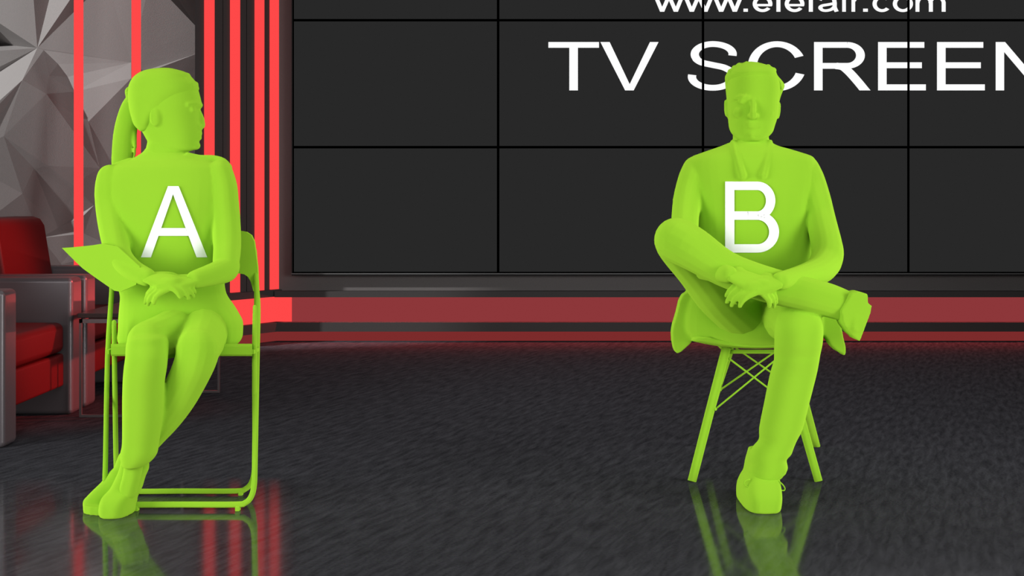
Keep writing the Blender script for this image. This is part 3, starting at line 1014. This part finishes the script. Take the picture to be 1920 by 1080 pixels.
for x, y, r in ((1386, 122, 5), (1377, 127, 5), (1369, 134, 5), (1440, 126, 6), (1450, 132, 6), (1400, 118.5, 4), (1420, 120.5, 4.5), (1462, 157, 6), (1464, 164, 5)):
    tube3(bm, [P(x, y, YB - .03), P(x, y, YB + .02), P(x, y + 2, YB + .06)], [r * YB / F * .7, r * YB / F, r * YB / F * .7], seg=10)
remesh('hair', bm, GREEN, pb, .0045, 1)
bm = NB()
loft(bm, torsoB)
tube(bm, armLB)
tube(bm, armRB)
slab(bm, [(1292, 545, 4.28), (1279, 552, 4.28), (1273, 564, 4.28), (1268, 586, 4.28), (1261, 609, 4.28), (1259, 622, 4.28), (1260, 640, 4.28), (1262.5, 652, 4.28), (1265, 659, 4.28), (1268.5, 661, 4.28), (1275, 658, 4.28), (1284, 650, 4.28), (1292, 643, 4.28), (1298.5, 634, 4.28), (1320, 610, 4.28), (1320, 560, 4.28)], .06)
slab(bm, [(1530, 560, 4.26), (1530, 610, 4.26), (1546, 632, 4.26), (1555, 647, 4.26), (1565, 656, 4.26), (1574, 661, 4.26), (1580, 666, 4.26), (1583, 661, 4.26), (1583, 650, 4.26), (1578.4, 632, 4.26), (1574.5, 609, 4.26), (1565, 580, 4.26)], .05)
for x, y, r in ((1264, 374, 4), (1557, 378, 4), (1568.5, 437, 4.5)):
    sgx = 1 if x < 1412 else -1
    tube(bm, [(x + sgx * 14, y + 3, 4.22, r), (x + sgx * 1, y, 4.26, r), (x + sgx * 8, y - 2, 4.31, r)], sub=3, seg=8)
# lapels
tube(bm, [(1374, 266, YB - .03, 5), (1380, 290, YB - .085, 7), (1392, 330, YB - .118, 8)], sub=3, seg=10)
tube(bm, [(1444, 266, YB - .03, 5), (1440, 290, YB - .085, 7), (1430, 330, YB - .118, 8)], sub=3, seg=10)
jb = remesh('jacket', bm, GREEN, pb, .0045, 2)
bm = NB()
tube(bm, thighC)
tube(bm, shinC)
tube(bm, thighS)
loft(bm, legSB)
loft(bm, [(580, 1290, 1535, YB, .14), (620, 1290, 1535, YB, .14), (640, 1310, 1522, YB, .12)])
tube(bm, [(1470, 873, 3.9, 7), (1466, 884, 3.88, 9), (1462, 890, 3.87, 6)], sub=3, seg=10)
remesh('trousers', bm, GREEN, pb, .0045, 1)
# planted shoe
bm = NB()
rows3(bm, [(.0, 3.925, 1392, 1455, .128, 3.82), (.006, 3.925, 1389, 1458, .133, 3.82), (.035, 3.925, 1388.5, 1460.5, .132, 3.82), (.055, 3.93, 1390, 1460.5, .12, 3.83), (.075, 3.94, 1394, 1459.5, .10, 3.85), (.095, 3.945, 1398.5, 1458.5, .075, 3.88), (.125, 3.95, 1401, 1458, .06, 3.90), (.15, 3.95, 1405, 1457, .055, 3.91), (.165, 3.95, 1407, 1457, .05, 3.92)], 3.4)
sB = remesh('shoe', bm, GREEN, pb, .0045, 1)
bm = NB()
tube(bm, [(1457, 900, 3.87, 1.2), (1466, 907, 3.86, 1.2), (1471.5, 915, 3.86, 1.2), (1470, 919.5, 3.86, 1.2), (1464, 919, 3.86, 1.2), (1456, 916, 3.86, 1.2)], sub=4, seg=8)
obj('shoelace', bm, GREEN, sB, True)
bm = NB()
tube(bm, [(1405, 899, 3.87, 1.2), (1398, 901, 3.86, 1.2), (1395, 906, 3.86, 1.2), (1398, 911, 3.86, 1.2), (1404, 913, 3.86, 1.2)], sub=4, seg=8)
obj('shoelace', bm, GREEN, sB, True)
# crossed shoe
bm = NB()
slab(bm, [(1590, 548, 3.85), (1606, 545, 3.85), (1621, 550, 3.85), (1621, 567, 3.85), (1628, 571, 3.85), (1626, 584, 3.85), (1606, 637, 3.85), (1599, 634, 3.85), (1596, 630, 3.85), (1587, 623, 3.85), (1575, 606, 3.85), (1570, 580, 3.85)], .08)
tube(bm, [(1585, 574, 3.86, 26), (1600, 590, 3.84, 20), (1602, 615, 3.82, 12)], sub=3)
remesh('shoe', bm, GREEN, pb, .0045, 1)

B_POLY = [rect(1359.7, 340.4, 1377, 473.7)]
B_POLY += stroke([(1376, 348.4), (1420, 348.4)] + ell(1420, 376.3, 25, 27.9, -90, 90, 20) + [(1400, 404.2)], 17.5, 15.8)
B_POLY += stroke([(1376, 404.2), (1420, 404.2)] + ell(1420, 435, 31.5, 30.8, -90, 90, 20) + [(1376, 465.8)], 18.5, 15.8)
decal('chest_letter', B_POLY, jb, pb, WHITE)['label'] = 'white printed letter B'

# ================================================================== CAMERA, LIGHT
cam = bpy.data.cameras.new('camera')
co = bpy.data.objects.new('camera', cam)
COL.objects.link(co)
co.location = (0, 0, CH)
co.rotation_euler = (math.radians(90), 0, 0)
cam.sensor_width = 36
cam.lens = F / 1920 * 36
cam.shift_y = -(540 - HZ) / 1920
SC.camera = co

world = bpy.data.worlds.new('world')
SC.world = world
world.use_nodes = True
bgn = world.node_tree.nodes['Background']
bgn.inputs['Color'].default_value = (1, 1, 1, 1)
bgn.inputs['Strength'].default_value = .06


def aim(o, target):
    o.rotation_euler = (Vector(target) - o.location).to_track_quat('-Z', 'Y').to_euler()


def area(name, loc, target, sx, sy, power, col=(1, 1, 1), spread=180):
    l = bpy.data.lights.new(name, 'AREA')
    l.shape = 'RECTANGLE'
    l.size, l.size_y = sx, sy
    l.energy = power
    l.color = col
    l.spread = math.radians(spread)
    o = bpy.data.objects.new(name, l)
    COL.objects.link(o)
    o.location = loc
    aim(o, target)
    return o


def spot(name, loc, target, power, angle, col=(1, 1, 1), size=.3, blend=.4):
    l = bpy.data.lights.new(name, 'SPOT')
    l.energy = power
    l.color = col
    l.spot_size = math.radians(angle)
    l.spot_blend = blend
    l.shadow_soft_size = size
    o = bpy.data.objects.new(name, l)
    COL.objects.link(o)
    o.location = loc
    aim(o, target)
    return o


area('fill_front', (0, .6, 1.75), (0, 4.1, .62), 5, 1.2, 30, spread=120)  # added fill out of view, evens the light on the green figures
area('fill_left', (-4.2, 1.6, 1.2), (-.9, 4.1, .7), 2.5, 2.4, 40, spread=75)  # added side fill, unseen, brightens person A from the left
area('fill_right', (4.4, 1.6, 1.2), (.9, 4.1, .7), 2.5, 2.4, 40, spread=75)  # matching added fill, unseen, brightens person B from the right
area('floor_fill', (1.0, 6.3, 4.2), (1.0, 6.3, 0), 6, 3, 22, spread=140)  # added unseen overhead fill, lifts the far floor
wc = Vector((-2.85, 8.3, 1.45))
ld = Vector((-.695, -.535, .481)).normalized()
spot('wall_spot', wc + ld * 12, wc, 8200, 12.6, size=.12, blend=.18)  # added lamp out of view, gives the relief facets their light and dark
spot('red_spot', (4.0, 6.5, 2.2), (-2.0, 5.6, .55), 2000, 15, (1, .10, .10), .1, .7)
area('red_glow_fill', (2.2, YW - .05, .284), (2.2, YW - .35, 0), 7.4, .02, 36, (1, .08, .08))  # added red lamp hidden under the lip, strengthens the bands' glow on the floor

SC.view_settings.view_transform = 'Standard'
SC.view_settings.look = 'None'
SC.view_settings.exposure = 0
SC.view_settings.gamma = 1
SC.view_settings.use_curve_mapping = False
